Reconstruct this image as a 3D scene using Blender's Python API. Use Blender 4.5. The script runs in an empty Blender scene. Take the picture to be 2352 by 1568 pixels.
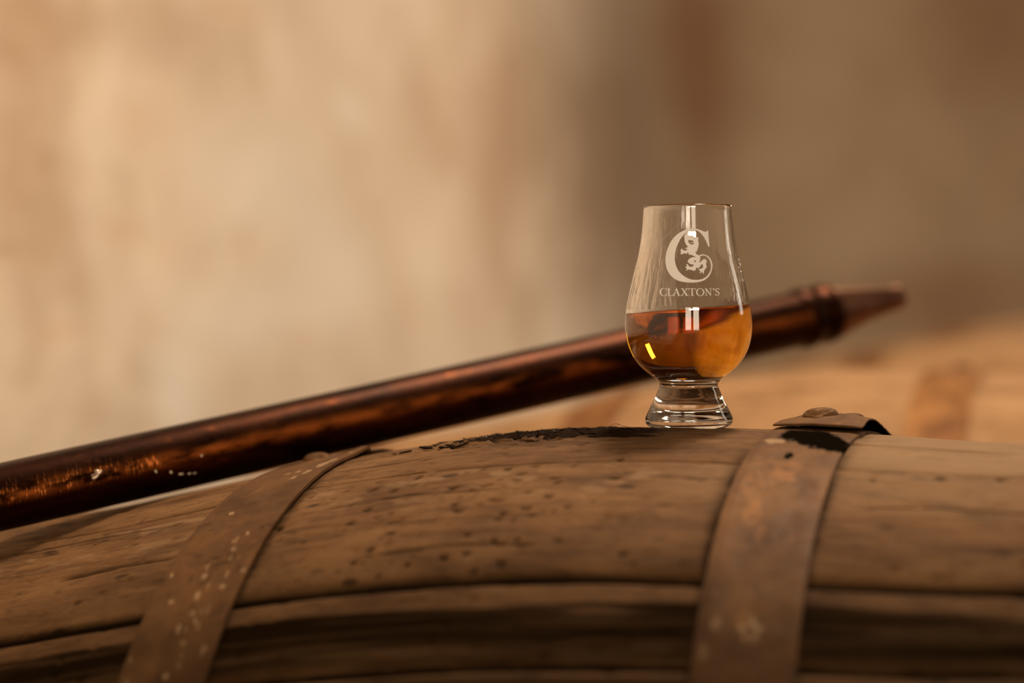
import bpy, bmesh, math, random
import numpy as np
from mathutils import Vector, Matrix
from mathutils.geometry import tessellate_polygon
random.seed(4)
rng = np.random.default_rng(7)
scene = bpy.context.scene
col = scene.collection
PI = math.pi
R = math.radians

# ------------------------------------------------------------------ frame
# Everything near the camera is laid out in a frame whose "up" is the glass's
# axis; the floor is level, so this frame leans 4 degrees (the cask slopes).
LEAN = R(4.0)
G = Matrix.Rotation(LEAN, 4, 'Y')
PITCH = R(0.9144)
CAMP = Vector((-0.0917785, -1.25, 0.063733))
FPX = 5543.24
MM = 0.2255e-3

# ------------------------------------------------------------------ camera
cam_d = bpy.data.cameras.new('camera')
cam = bpy.data.objects.new('camera', cam_d)
col.objects.link(cam)
scene.camera = cam
cam_d.sensor_width = 36.0
cam_d.lens = FPX / 2352 * 36.0
cam.matrix_world = G @ Matrix.Translation(CAMP) @ Matrix.Rotation(PI/2 - PITCH, 4, 'X')
cam_d.dof.use_dof = True
cam_d.dof.focus_distance = 1.232
cam_d.dof.aperture_fstop = 2.9
cam_d.clip_start = 0.05

# ------------------------------------------------------------------ light
world = bpy.data.worlds.new('world')
scene.world = world
world.use_nodes = True
world.node_tree.nodes['Background'].inputs[0].default_value = (1.0, 0.72, 0.5, 1)
world.node_tree.nodes['Background'].inputs[1].default_value = 0.02

def area(name, loc, target, w, h, power, color, spread=180):
    d = bpy.data.lights.new(name, 'AREA')
    d.shape = 'RECTANGLE'; d.size = w; d.size_y = h
    d.energy = power; d.color = color; d.spread = R(spread)
    o = bpy.data.objects.new(name, d); col.objects.link(o)
    v = Vector(target) - Vector(loc)
    o.matrix_world = G @ Matrix.Translation(Vector(loc)) @ v.to_track_quat('-Z', 'Y').to_matrix().to_4x4()
    return o
WARM = (1.0, 0.77, 0.54)
area('wall_lamp', (1.12, 2.30, 0.62), (-0.36, 2.40, 0.05), 0.4, 0.4, 12, (1.0, 0.79, 0.59))
area('hanging_lamp', (0.30, 0.62, 1.45), (-0.05, 0.0, 0.0), 0.26, 0.26, 27, WARM)
area('window_light_front', (0.56, -5.2, 1.60), (0.0, 0.0, 0.0), 1.7, 0.26, 112, (1.0, 0.80, 0.58))
area('print_fill_light', (-0.35, -4.4, 0.42), (0.0, 0.0, 0.0), 0.80, 2.0, 31, (1.0, 0.80, 0.58))  # added pair of fill lights brightening the glass print; no doorway there
area('print_fill_light', (0.75, -4.4, 0.42), (0.0, 0.0, 0.0), 0.80, 2.0, 31, (1.0, 0.80, 0.58))
area('window_light_side', (3.0, 1.2, 1.0), (0.0, 0.6, 0.0), 0.5, 1.3, 7, (0.95, 0.84, 0.68))

scene.view_settings.view_transform = 'Standard'
scene.view_settings.look = 'None'
scene.view_settings.gamma = 1.0
scene.view_settings.use_curve_mapping = False
scene.view_settings.exposure = 0.0
cy = scene.cycles
cy.max_bounces = 24; cy.transmission_bounces = 20; cy.glossy_bounces = 8
cy.diffuse_bounces = 3; cy.adaptive_threshold = 0.02; cy.transparent_max_bounces = 12
cy.use_denoising = True
cy.caustics_refractive = True; cy.caustics_reflective = True
cy.sample_clamp_indirect = 6.0

# ------------------------------------------------------------------ helpers
def link(name, me, mat=None, parent=None, M=None):
    o = bpy.data.objects.new(name, me); col.objects.link(o)
    if mat is not None:
        for m in (mat if isinstance(mat, (list, tuple)) else [mat]): me.materials.append(m)
    if parent is not None: o.parent = parent
    if M is not None: o.matrix_world = M
    return o
def tag(o, label=None, cat=None, group=None, kind=None):
    if label: o['label'] = label
    if cat: o['category'] = cat
    if group: o['group'] = group
    if kind: o['kind'] = kind
    return o
def empty(name, M):
    o = bpy.data.objects.new(name, None); col.objects.link(o)
    o.empty_display_size = 0.05; o.matrix_world = M
    return o
def pymesh(name, verts, faces, smooth=True):
    me = bpy.data.meshes.new(name)
    me.from_pydata([tuple(v) for v in verts], [], faces)
    me.update()
    if smooth: me.polygons.foreach_set('use_smooth', [True]*len(me.polygons))
    return me
def np_mesh(name, V, Q, uv=None, mask=None, smooth=True):
    """V (n,3) float, Q (m,4) int quads"""
    me = bpy.data.meshes.new(name)
    V = np.asarray(V, np.float32); Q = np.asarray(Q, np.int32)
    me.vertices.add(len(V)); me.vertices.foreach_set('co', V.ravel())
    me.loops.add(Q.size); me.loops.foreach_set('vertex_index', Q.ravel())
    me.polygons.add(len(Q)); me.polygons.foreach_set('loop_start', np.arange(0, Q.size, 4, dtype=np.int32))
    me.polygons.foreach_set('loop_total', np.full(len(Q), 4, np.int32))
    me.update(calc_edges=True)
    if smooth: me.polygons.foreach_set('use_smooth', np.ones(len(Q), bool))
    if uv is not None:
        l = me.uv_layers.new(name='UVMap'); l.data.foreach_set('uv', np.asarray(uv, np.float32)[Q.ravel()].ravel())
    if mask is not None:
        a = me.color_attributes.new('mask', 'FLOAT_COLOR', 'POINT')
        m = np.ones((len(V), 4), np.float32); m[:, :3] = mask
        a.data.foreach_set('color', m.ravel())
    me.validate()
    return me
def grid_quads(nx, ny, off=0):
    i, j = np.meshgrid(np.arange(nx-1), np.arange(ny-1), indexing='ij')
    a = off + i*ny + j
    return np.stack([a, a+ny, a+ny+1, a+1], -1).reshape(-1, 4)
# numpy value noise
_T = rng.random(4096).astype(np.float32)
def _h(i, j, k): return _T[(i*374761 + j*668265 + k*97 + (i*j) % 7919) & 4095]
def vnoise(x, y, k=0):
    xi = np.floor(x).astype(np.int64); yi = np.floor(y).astype(np.int64)
    fx = x-xi; fy = y-yi; fx = fx*fx*(3-2*fx); fy = fy*fy*(3-2*fy)
    a = _h(xi, yi, k); b = _h(xi+1, yi, k); c = _h(xi, yi+1, k); d = _h(xi+1, yi+1, k)
    return (a*(1-fx)+b*fx)*(1-fy) + (c*(1-fx)+d*fx)*fy
def fbm(x, y, k=0, o=4):
    s = 0; a = .5; t = 0
    for q in range(o):
        s = s + a*vnoise(x*2**q, y*2**q, k+q*13); t += a; a *= .55
    return s/t
def smooth(e0, e1, x):
    t = np.clip((x-e0)/(e1-e0), 0, 1); return t*t*(3-2*t)

# ------------------------------------------------------------------ materials
class NT:
    def __init__(s, name):
        s.m = bpy.data.materials.new(name); s.m.use_nodes = True
        s.t = s.m.node_tree; s.t.nodes.clear()
        s.out = s.n('ShaderNodeOutputMaterial')
    def n(s, typ, **k):
        nd = s.t.nodes.new(typ)
        for a, b in k.items(): setattr(nd, a, b)
        return nd
    def l(s, a, b): s.t.links.new(a, b)
    def val(s, sock, v):
        if hasattr(v, 'default_value') or hasattr(v, 'is_linked'): s.l(v, sock)
        else: sock.default_value = v
    def math(s, op, a, b=0.0, clamp=False):
        nd = s.n('ShaderNodeMath', operation=op, use_clamp=clamp); s.val(nd.inputs[0], a); s.val(nd.inputs[1], b); return nd.outputs[0]
    def mix(s, f, a, b, mode='MIX'):
        nd = s.n('ShaderNodeMix', data_type='RGBA', blend_type=mode)
        s.val(nd.inputs[0], f); s.val(nd.inputs[6], a); s.val(nd.inputs[7], b); return nd.outputs[2]
    def noise(s, vec, scale=5, detail=4, rough=.55, dist=0.0):
        nd = s.n('ShaderNodeTexNoise'); s.l(vec, nd.inputs['Vector'])
        nd.inputs['Scale'].default_value = scale; nd.inputs['Detail'].default_value = detail
        nd.inputs['Roughness'].default_value = rough; nd.inputs['Distortion'].default_value = dist
        return nd.outputs[0]
    def ramp(s, f, stops):
        nd = s.n('ShaderNodeValToRGB'); s.val(nd.inputs[0], f)
        e = nd.color_ramp.elements
        e[0].position, e[0].color = stops[0][0], stops[0][1] if not isinstance(stops[0][1], (int, float)) else (stops[0][1],)*3+(1,)
        e[1].position, e[1].color = stops[-1][0], stops[-1][1] if not isinstance(stops[-1][1], (int, float)) else (stops[-1][1],)*3+(1,)
        for p, c in stops[1:-1]:
            q = e.new(p); q.color = c if not isinstance(c, (int, float)) else (c,)*3+(1,)
        return nd.outputs[0]
    def mapping(s, vec, scale=(1,1,1), loc=(0,0,0), rot=(0,0,0)):
        nd = s.n('ShaderNodeMapping'); s.l(vec, nd.inputs[0])
        nd.inputs['Scale'].default_value = scale; nd.inputs['Location'].default_value = loc; nd.inputs['Rotation'].default_value = rot
        return nd.outputs[0]
    def bump(s, h, strength=.3, dist=.001, normal=None):
        nd = s.n('ShaderNodeBump'); s.l(h, nd.inputs['Height'])
        nd.inputs['Strength'].default_value = strength; nd.inputs['Distance'].default_value = dist
        if normal is not None: s.l(normal, nd.inputs['Normal'])
        return nd.outputs[0]
    def bsdf(s, color, rough=.6, metal=0.0, normal=None, spec=.5, **k):
        b = s.n('ShaderNodeBsdfPrincipled')
        s.val(b.inputs['Base Color'], color); s.val(b.inputs['Roughness'], rough); s.val(b.inputs['Metallic'], metal)
        s.val(b.inputs['Specular IOR Level'], spec)
        for a, v in k.items(): s.val(b.inputs[a.replace('_', ' ')], v)
        if normal is not None: s.l(normal, b.inputs['Normal'])
        s.l(b.outputs[0], s.out.inputs[0]); return b
def C(r, g, b): return (r, g, b, 1)

def wood_material(name, light=C(.262,.135,.053), mid=C(.166,.078,.027), dark=C(.060,.024,.008)):
    t = NT(name)
    uv = t.n('ShaderNodeUVMap').outputs[0]
    oi = t.n('ShaderNodeObjectInfo')
    at = t.n('ShaderNodeVertexColor', layer_name='mask')
    sp = t.n('ShaderNodeSeparateColor'); t.l(at.outputs[0], sp.inputs[0])
    wet, grime_shade, dust_light = sp.outputs[0], sp.outputs[1], sp.outputs[2]
    off = t.n('ShaderNodeVectorMath', operation='ADD'); t.l(uv, off.inputs[0])
    cb = t.n('ShaderNodeCombineXYZ'); t.l(t.math('MULTIPLY', oi.outputs['Random'], 7.0), cb.inputs[0]); t.l(t.math('MULTIPLY', oi.outputs['Random'], 0.0), cb.inputs[1])
    t.l(cb.outputs[0], off.inputs[1]); v = off.outputs[0]
    grain = t.noise(t.mapping(v, (26, 300, 1)), 1, 6, .65, .8)
    grain2 = t.noise(t.mapping(v, (45, 1500, 1)), 1, 4, .7)
    blotch = t.noise(t.mapping(v, (16, 34, 1)), 1, 5, .6, .6)
    blotch2 = t.noise(t.mapping(v, (60, 120, 1)), 1, 4, .6, 1.0)
    c = t.mix(t.ramp(grain, [(.32, 0.0), (.62, 1.0)]), dark, mid)
    c = t.mix(t.ramp(blotch, [(.35, 0.0), (.65, .9)]), c, light)
    c = t.mix(t.ramp(blotch2, [(.30, .45), (.48, 0.0)]), c, dark)
    c = t.mix(t.ramp(grain2, [(.30, .55), (.45, 0.0)]), c, dark)
    # pale scuffs and dark pits
    sc = t.noise(t.mapping(v, (90, 170, 1), (3.1, 1.7, 0)), 1, 3, .5, .3)
    c = t.mix(t.ramp(sc, [(.68, 0.0), (.80, .55)]), c, C(.42,.28,.15))
    vo = t.n('ShaderNodeTexVoronoi'); t.l(t.mapping(v, (42, 95, 1)), vo.inputs['Vector']); vo.inputs['Scale'].default_value = 1
    pitsel = t.noise(t.mapping(v, (22, 40, 1), (9, 2, 0)), 1, 2)
    pit = t.math('MULTIPLY', t.ramp(vo.outputs['Distance'], [(.12, 1.0), (.24, 0.0)]), t.ramp(pitsel, [(.50, 0.0), (.60, 1.0)]))
    c = t.mix(t.math('MULTIPLY', pit, .85), c, C(.035,.015,.006))
    c = t.mix(dust_light, c, C(.42,.27,.15))
    c = t.mix(grime_shade, c, C(.010,.0055,.0022))
    c = t.mix(wet, c, C(.016,.007,.003))
    hsum = t.math('ADD', t.math('MULTIPLY', grain, .6), t.math('MULTIPLY', grain2, .35))
    hsum = t.math('ADD', hsum, t.math('MULTIPLY', blotch2, .35))
    hsum = t.math('SUBTRACT', hsum, t.math('MULTIPLY', pit, .9))
    nrm = t.bump(hsum, .75, .0011)
    rough = t.math('SUBTRACT', .78, t.math('MULTIPLY', wet, .12))
    t.bsdf(c, rough, 0, nrm, t.math('MULTIPLY', t.math('SUBTRACT', 1.0, t.math('MAXIMUM', grime_shade, t.math('MULTIPLY', wet, .9))), .22))
    return t.m

def hoop_material(name, k=1.0):
    t = NT(name)
    uv = t.n('ShaderNodeUVMap').outputs[0]
    at = t.n('ShaderNodeVertexColor', layer_name='mask')
    sp = t.n('ShaderNodeSeparateColor'); t.l(at.outputs[0], sp.inputs[0])
    n1 = t.noise(t.mapping(uv, (30, 22, 1)), 1, 6, .6, .6)
    n2 = t.noise(t.mapping(uv, (140, 90, 1)), 1, 4, .6)
    n3 = t.noise(t.mapping(uv, (70, 50, 1), (4, 7, 0)), 1, 3, .5, .5)
    c = t.mix(t.ramp(n1, [(.33, 0.0), (.66, 1.0)]), C(.082*k,.033*k,.010*k), C(.190*k,.090*k,.030*k))
    c = t.mix(t.ramp(n2, [(.30, .6), (.5, 0.0)]), c, C(.09,.045,.022))
    c = t.mix(t.ramp(n3, [(.62, 0.0), (.74, .6)]), c, C(.25,.11,.038))
    c = t.mix(sp.outputs[2], c, C(.50,.34,.19))
    c = t.mix(sp.outputs[1], c, C(.34,.15,.045))
    c = t.mix(sp.outputs[0], c, C(.007,.005,.003))
    h = t.math('ADD', t.math('MULTIPLY', n2, .6), t.math('MULTIPLY', n1, .5))
    fine = t.noise(t.mapping(uv, (900, 700, 1)), 1, 2)
    h = t.math('ADD', h, t.math('MULTIPLY', fine, .12))
    t.bsdf(c, t.math('ADD', .52, t.math('MULTIPLY', n2, .25)), t.math('MULTIPLY', t.math('SUBTRACT', 1.0, sp.outputs[0]), .3), t.bump(h, .6, .0009), t.math('MULTIPLY', t.math('SUBTRACT', 1.0, sp.outputs[0]), .2))
    return t.m

def simple_material(name, c, rough=.7, metal=0, nscale=None, c2=None, bump=.0, spec=.5, dist=.002):
    t = NT(name)
    if nscale:
        co = t.n('ShaderNodeTexCoord').outputs['Object']
        nz = t.noise(co, nscale, 5, .6)
        cc = t.mix(t.ramp(nz, [(.35, 0.0), (.65, 1.0)]), c, c2 or c)
        t.bsdf(cc, rough, metal, t.bump(nz, bump, dist) if bump else None, spec)
    else: t.bsdf(c, rough, metal, None, spec)
    return t.m

M_WOOD = wood_material('aged_oak')
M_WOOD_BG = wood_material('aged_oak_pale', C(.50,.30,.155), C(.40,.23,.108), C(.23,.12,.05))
M_HOOP = hoop_material('rusty_hoop_steel')
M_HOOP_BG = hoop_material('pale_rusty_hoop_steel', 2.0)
M_HEAD = simple_material('oak_head', C(.22,.12,.055), .8, 0, 30, C(.30,.17,.08), .3)

# copper
t = NT('tarnished_copper')
uv = t.n('ShaderNodeUVMap').outputs[0]
at = t.n('ShaderNodeVertexColor', layer_name='mask')
sp = t.n('ShaderNodeSeparateColor'); t.l(at.outputs[0], sp.inputs[0])
n1 = t.noise(t.mapping(uv, (14, 40, 1)), 1, 6, .65, .8)
n2 = t.noise(t.mapping(uv, (60, 160, 1)), 1, 5, .7)
n3 = t.noise(t.mapping(uv, (160, 14, 1)), 1, 3, .5)
c = t.mix(t.ramp(n1, [(.35, 0.0), (.68, 1.0)]), C(.016,.0045,.0015), C(.052,.014,.0042))
c = t.mix(t.ramp(n2, [(.58, 0.0), (.75, .8)]), c, C(.13,.036,.009))
highlightn = t.noise(t.mapping(uv, (26, 90, 1), (2, 5, 0)), 1, 4, .6)
c = t.mix(t.math('MULTIPLY', sp.outputs[1], t.ramp(highlightn, [(.42, 0.0), (.60, 1.0)])), c, C(.60,.17,.035))  # orange highlight along the tube painted into the copper
rg = t.math('ADD', .34, t.math('MULTIPLY', n1, .16))
vor = t.n('ShaderNodeTexVoronoi'); t.l(t.mapping(uv, (620, 130, 1)), vor.inputs['Vector']); vor.inputs['Scale'].default_value = 1
dent = t.math('MULTIPLY', t.ramp(vor.outputs['Distance'], [(0, 1.0), (.5, 0.0)]), sp.outputs[0])
nr = t.bump(t.math('ADD', t.math('MULTIPLY', n2, .5), t.math('MULTIPLY', n3, .3)), .22, .0010)
nr = t.bump(dent, .8, .0012, nr)
t.bsdf(c, rg, 1.0, nr, .15)
M_COPPER = t.m
M_COPPER_BRIGHT = simple_material('worn_copper', C(.24,.105,.056), .42, .95, 60, C(.12,.045,.02), .12)
M_SOLDER = simple_material('solder', C(.62,.50,.38), .35, .8, 400, C(.25,.17,.11), .5, .5, .001)
M_FLECK = simple_material('pale_paint_fleck', C(.72,.58,.42), .6)

# glass, whisky, print
def glass_material(name, inner=False):
    t = NT(name)
    nrm = None
    if inner:
        co = t.n('ShaderNodeTexCoord').outputs['Object']
        a = t.noise(t.mapping(co, (230, 230, 26)), 1, 2, .4, 1.2)
        b = t.noise(t.mapping(co, (700, 700, 130), (3, 1, 2)), 1, 2, .4)
        sx = t.n('ShaderNodeSeparateXYZ'); t.l(co, sx.inputs[0])
        fade = t.ramp(t.math('MULTIPLY', sx.outputs[2], 8.0), [(.49, 1.0), (.78, .25)])
        h = t.math('MULTIPLY', t.math('ADD', a, t.math('MULTIPLY', b, .10)), fade)
        nrm = t.bump(h, .16, .0016)
    t.bsdf(C(1,1,1), 0.0, 0, nrm, .5, Transmission_Weight=1.0, IOR=1.5)
    return t.m
M_GLASS = glass_material('clear_glass'); M_GLASS_IN = glass_material('clear_glass_streaked', True)
t = NT('whisky')
t.bsdf(C(1,1,1), 0.0, 0, None, .5, Transmission_Weight=1.0, IOR=1.36)
va = t.n('ShaderNodeVolumeAbsorption'); va.inputs['Color'].default_value = C(.93,.70,.0); va.inputs['Density'].default_value = 84
t.l(va.outputs[0], t.out.inputs['Volume'])
M_WHISKY = t.m
t = NT('frosted_print')
d1 = t.n('ShaderNodeBsdfDiffuse'); d1.inputs[0].default_value = C(.98,.96,.92)
d2 = t.n('ShaderNodeBsdfTranslucent'); d2.inputs[0].default_value = C(.98,.96,.92)
mx = t.n('ShaderNodeMixShader'); mx.inputs[0].default_value = .2
t.l(d1.outputs[0], mx.inputs[1]); t.l(d2.outputs[0], mx.inputs[2]); t.l(mx.outputs[0], t.out.inputs[0])
M_PRINT = t.m

# plaster
def plaster_material(name, base=C(.76,.64,.50), dark=C(.56,.42,.28), light=C(.86,.75,.61), blobs=()):
    t = NT(name)
    co = t.n('ShaderNodeTexCoord').outputs['Object']
    n1 = t.noise(co, 2.2, 5, .6, .6); n2 = t.noise(co, 7, 4, .6, .5); n3 = t.noise(t.mapping(co, (9, 9, 4)), 1, 3, .5, .4)
    c = t.mix(t.ramp(n1, [(.35, 0.0), (.65, 1.0)]), base, light)
    c = t.mix(t.ramp(n2, [(.32, .45), (.52, 0.0)]), c, dark)
    c = t.mix(t.ramp(n3, [(.60, 0.0), (.75, .35)]), c, C(.66,.42,.26))
    for (P, rw, rz, colr, st) in blobs:      # stains, and patches of painted light and shade, each at its own place on the wall
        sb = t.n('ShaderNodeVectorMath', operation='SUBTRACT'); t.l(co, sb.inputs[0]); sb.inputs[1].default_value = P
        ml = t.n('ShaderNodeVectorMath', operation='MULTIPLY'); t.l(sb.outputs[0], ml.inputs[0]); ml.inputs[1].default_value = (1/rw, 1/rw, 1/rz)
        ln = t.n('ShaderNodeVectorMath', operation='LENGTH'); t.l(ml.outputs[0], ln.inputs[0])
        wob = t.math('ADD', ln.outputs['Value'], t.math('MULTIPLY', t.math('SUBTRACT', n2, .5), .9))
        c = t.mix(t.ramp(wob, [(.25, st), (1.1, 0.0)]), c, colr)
    h = t.math('ADD', n2, t.math('MULTIPLY', n1, 1.5))
    t.bsdf(c, .9, 0, t.bump(h, .5, .02), .2)
    return t.m
M_FLOOR = simple_material('earth_floor', C(.14,.085,.05), .95, 0, 6, C(.20,.13,.08), .4, .2, .02)
M_CEIL = simple_material('ceiling_boards', C(.20,.12,.065), .9, 0, 5, C(.30,.19,.11), .2)
M_JOIST = simple_material('dark_joist_wood', C(.060,.032,.016), .85, 0, 14, C(.10,.055,.028), .3)
M_RAIL = simple_material('rail_timber', C(.20,.12,.06), .85, 0, 12, C(.28,.17,.09), .3)

# ------------------------------------------------------------------ room (level world)
FLOOR_Z = -0.80; CEIL_Z = 1.75
def cr(x, d, z=0.0):       # camera-relative plan position (x right, d depth) -> world xy
    return Vector((CAMP.x + x, CAMP.y + d, z))
CORNER = cr(.335, 5.2)
wdir = Vector((.2535, .9673, 0)).normalized()      # along the left wall, going away
pdir = Vector((wdir.y, -wdir.x, 0))                # into the room (right)
NEAR = CORNER - wdir*9.6
def slab(name, a, b, z0, z1, thick, mat, nd=60, amp=0.0):
    """upright wall between plan points a and b, its face towards the room undulating, thickness behind"""
    d = (b-a); L = d.length; d.normalize(); n = Vector((d.y, -d.x, 0))
    nx = max(2, int(L*nd/4)); nz = max(2, int((z1-z0)*nd/4))
    X, Z = np.meshgrid(np.linspace(0, L, nx), np.linspace(z0, z1, nz), indexing='ij')
    off = amp*(fbm(X*1.1+5, Z*1.1, 3, 4)-.5)*2
    e = np.minimum(np.minimum(X, L-X), np.minimum(Z-z0, z1-Z)); off *= smooth(0, .2, e)
    V = np.stack([a.x+d.x*X+n.x*off, a.y+d.y*X+n.y*off, Z], -1).reshape(-1, 3)
    Q = grid_quads(nx, nz)[:, ::-1]
    base = len(V)
    cs = [a, b]
    B = [(p.x-n.x*thick, p.y-n.y*thick, z) for p in cs for z in (z0, z1)]
    V = np.vstack([V, B])
    i00, i01, i10, i11 = 0, nz-1, (nx-1)*nz, nx*nz-1
    Q = np.vstack([Q, [[base, base+1, base+3, base+2], [i00, i01, base+1, base], [i10, base+2, base+3, i11], [i00, base, base+2, i10], [i01, i11, base+3, base+1]]])
    o = link(name, np_mesh(name, V, Q), mat)
    return tag(o, kind='structure')
FARR = CORNER + pdir*5.6; NEARR = NEAR + pdir*5.6
def on_wall(px, py, a, d):
    '''point of the upright wall (through a, along d) that lies behind a spot of the photograph'''
    x = (px-1176)/FPX; y = -(py-784)/FPX; c_, s_ = math.cos(PITCH), math.sin(PITCH)
    o = (G @ CAMP.to_4d()).to_3d(); v = G.to_3x3() @ Vector((x, c_+s_*y, -s_+c_*y))
    n = Vector((d.y, -d.x, 0)); t_ = (a-o).dot(n)/v.dot(n); return o+v*t_, t_
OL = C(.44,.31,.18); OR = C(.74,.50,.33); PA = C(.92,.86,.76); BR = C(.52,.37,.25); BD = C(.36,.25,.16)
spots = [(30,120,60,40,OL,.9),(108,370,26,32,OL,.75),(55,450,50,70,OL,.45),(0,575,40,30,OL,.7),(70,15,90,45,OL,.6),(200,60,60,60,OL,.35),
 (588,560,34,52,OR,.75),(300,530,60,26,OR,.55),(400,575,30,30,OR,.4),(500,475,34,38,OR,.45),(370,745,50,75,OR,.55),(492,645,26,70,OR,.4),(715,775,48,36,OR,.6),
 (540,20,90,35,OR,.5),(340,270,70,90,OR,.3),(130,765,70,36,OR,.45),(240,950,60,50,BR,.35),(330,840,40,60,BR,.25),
 (430,900,80,170,PA,.9),(820,250,40,80,PA,.6),(620,420,200,200,PA,.6),(780,620,130,180,PA,.6),(560,720,260,150,PA,.6),  # pale streaks, and broad blobs painting the lamp's pool of light
 (970,300,70,330,BR,.50),(1150,330,150,560,BR,.85),(1380,350,200,680,BD,.85),(40,80,230,360,BR,.9),(60,480,190,330,BR,.65),(300,40,300,130,BR,.45)]  # broad dark blobs paint the wall's shading step and light falloff
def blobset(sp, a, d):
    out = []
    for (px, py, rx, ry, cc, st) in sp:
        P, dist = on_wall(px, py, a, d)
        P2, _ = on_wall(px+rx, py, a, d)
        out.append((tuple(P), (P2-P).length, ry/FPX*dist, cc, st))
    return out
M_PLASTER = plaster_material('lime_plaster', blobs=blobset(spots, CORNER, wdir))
RB = C(.30,.155,.085)
spots2 = [(1600,100,170,420,RB,.55),(1615,200,100,330,RB,.5),(1800,150,140,90,BR,.4),(2280,60,230,260,RB,.55),(2200,680,420,130,RB,.55),(1950,560,250,140,C(.62,.50,.36),.4),(1800,380,160,120,C(.62,.48,.34),.35)]  # reddish dark blobs paint the shade of corner and wall base
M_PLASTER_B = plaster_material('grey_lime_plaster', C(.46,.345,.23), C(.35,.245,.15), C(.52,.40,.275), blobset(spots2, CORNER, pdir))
M_PLASTER_D = plaster_material('old_lime_plaster', C(.52,.40,.28), C(.34,.235,.15), C(.60,.48,.34))
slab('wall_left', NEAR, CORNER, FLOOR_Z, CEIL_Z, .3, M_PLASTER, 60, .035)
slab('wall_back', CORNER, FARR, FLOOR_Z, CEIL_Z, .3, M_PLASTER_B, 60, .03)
slab('wall_right', FARR, NEARR, FLOOR_Z, CEIL_Z, .3, M_PLASTER_D, 16)
slab('wall_front', NEARR, NEAR, FLOOR_Z, CEIL_Z, .3, M_PLASTER_D, 16)
def flat(name, z0, z1, mat):
    m = .3
    P = [NEAR-wdir*m-pdir*m, CORNER+wdir*m-pdir*m, FARR+wdir*m+pdir*m, NEARR-wdir*m+pdir*m]
    V = [(p.x, p.y, z0) for p in P]+[(p.x, p.y, z1) for p in P]
    F = [(0,1,2,3), (7,6,5,4), (0,4,5,1), (1,5,6,2), (2,6,7,3), (3,7,4,0)]
    return tag(link(name, pymesh(name, V, F, False), mat), kind='structure')
flat('floor', FLOOR_Z, FLOOR_Z-.1, M_FLOOR)
ceil = flat('ceiling', CEIL_Z+.1, CEIL_Z, M_CEIL)
# joists across the room
def box_mesh(name, sx, sy, sz, bev=.0):
    bm = bmesh.new(); bmesh.ops.create_cube(bm, size=1)
    bmesh.ops.scale(bm, vec=(sx, sy, sz), verts=bm.verts)
    if bev: bmesh.ops.bevel(bm, geom=bm.edges[:], offset=bev, segments=2, affect='EDGES')
    me = bpy.data.meshes.new(name); bm.to_mesh(me); bm.free(); return me
jm = box_mesh('joist', 5.58, .075, .20, .008); jm.materials.append(M_JOIST)
ja = math.atan2(pdir.y, pdir.x)
for k in range(22):
    p = NEAR + wdir*(.35+k*.42) + pdir*2.8
    o = bpy.data.objects.new('joist', jm); col.objects.link(o); o.parent = ceil
    o.location = (p.x, p.y, CEIL_Z-.10); o.rotation_euler = (0, 0, ja)

# ------------------------------------------------------------------ casks
PR = dict(R=.319242623699233, k=.5487869284767317, s0=-.10119463752229879, k3=-.2687666575673381, k4=2.8456245090072887)
def rad_np(s):
    s = np.asarray(s, float)
    def core(s):
        q = s-PR['s0']; return PR['R']-PR['k']*q**2+PR['k3']*q**3+PR['k4']*q**4
    r = core(np.clip(s, -.34, .185))
    d = np.clip(-.34-s, 0, None); r = r-.03*d-.6*d*d
    d = np.clip(s-.185, 0, None); return r-.114*d-.3*d*d
def rad(s): return float(rad_np(s))
YAW, SLP = .32464705212686235, .11236288398803716
AX = Vector((math.cos(YAW)*math.cos(SLP), -math.sin(YAW)*math.cos(SLP), math.sin(SLP)))
FW = Vector((-math.sin(YAW), -math.cos(YAW), 0))
UP = FW.cross(AX); UP = UP if UP.z > 0 else -UP
C0 = Vector((0, -.010261222, -.0005907996)) - UP*rad(0)
CASKF = Matrix(((AX.x, -FW.x, UP.x, C0.x), (AX.y, -FW.y, UP.y, C0.y), (AX.z, -FW.z, UP.z, C0.z), (0, 0, 0, 1)))
S_A, S_B = -.525, .385
def local(s, ph, r):       # cask-local position; ph radians, + towards the viewer
    return np.stack([s, -r*np.sin(ph), r*np.cos(ph)], -1)

def crack(S, PHD, pts, w, depth):
    """groove following a poly-line of (s, phi deg)"""
    s = np.array([p[0] for p in pts]); p = np.array([p[1] for p in pts])
    c = np.interp(S, s, p); on = smooth(s[0], s[0]+.012, S)*(1-smooth(s[-1]-.012, s[-1], S))
    d = np.abs(PHD-c)*PI/180*.32
    return -depth*np.exp(-(d/w)**2)*on

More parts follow.
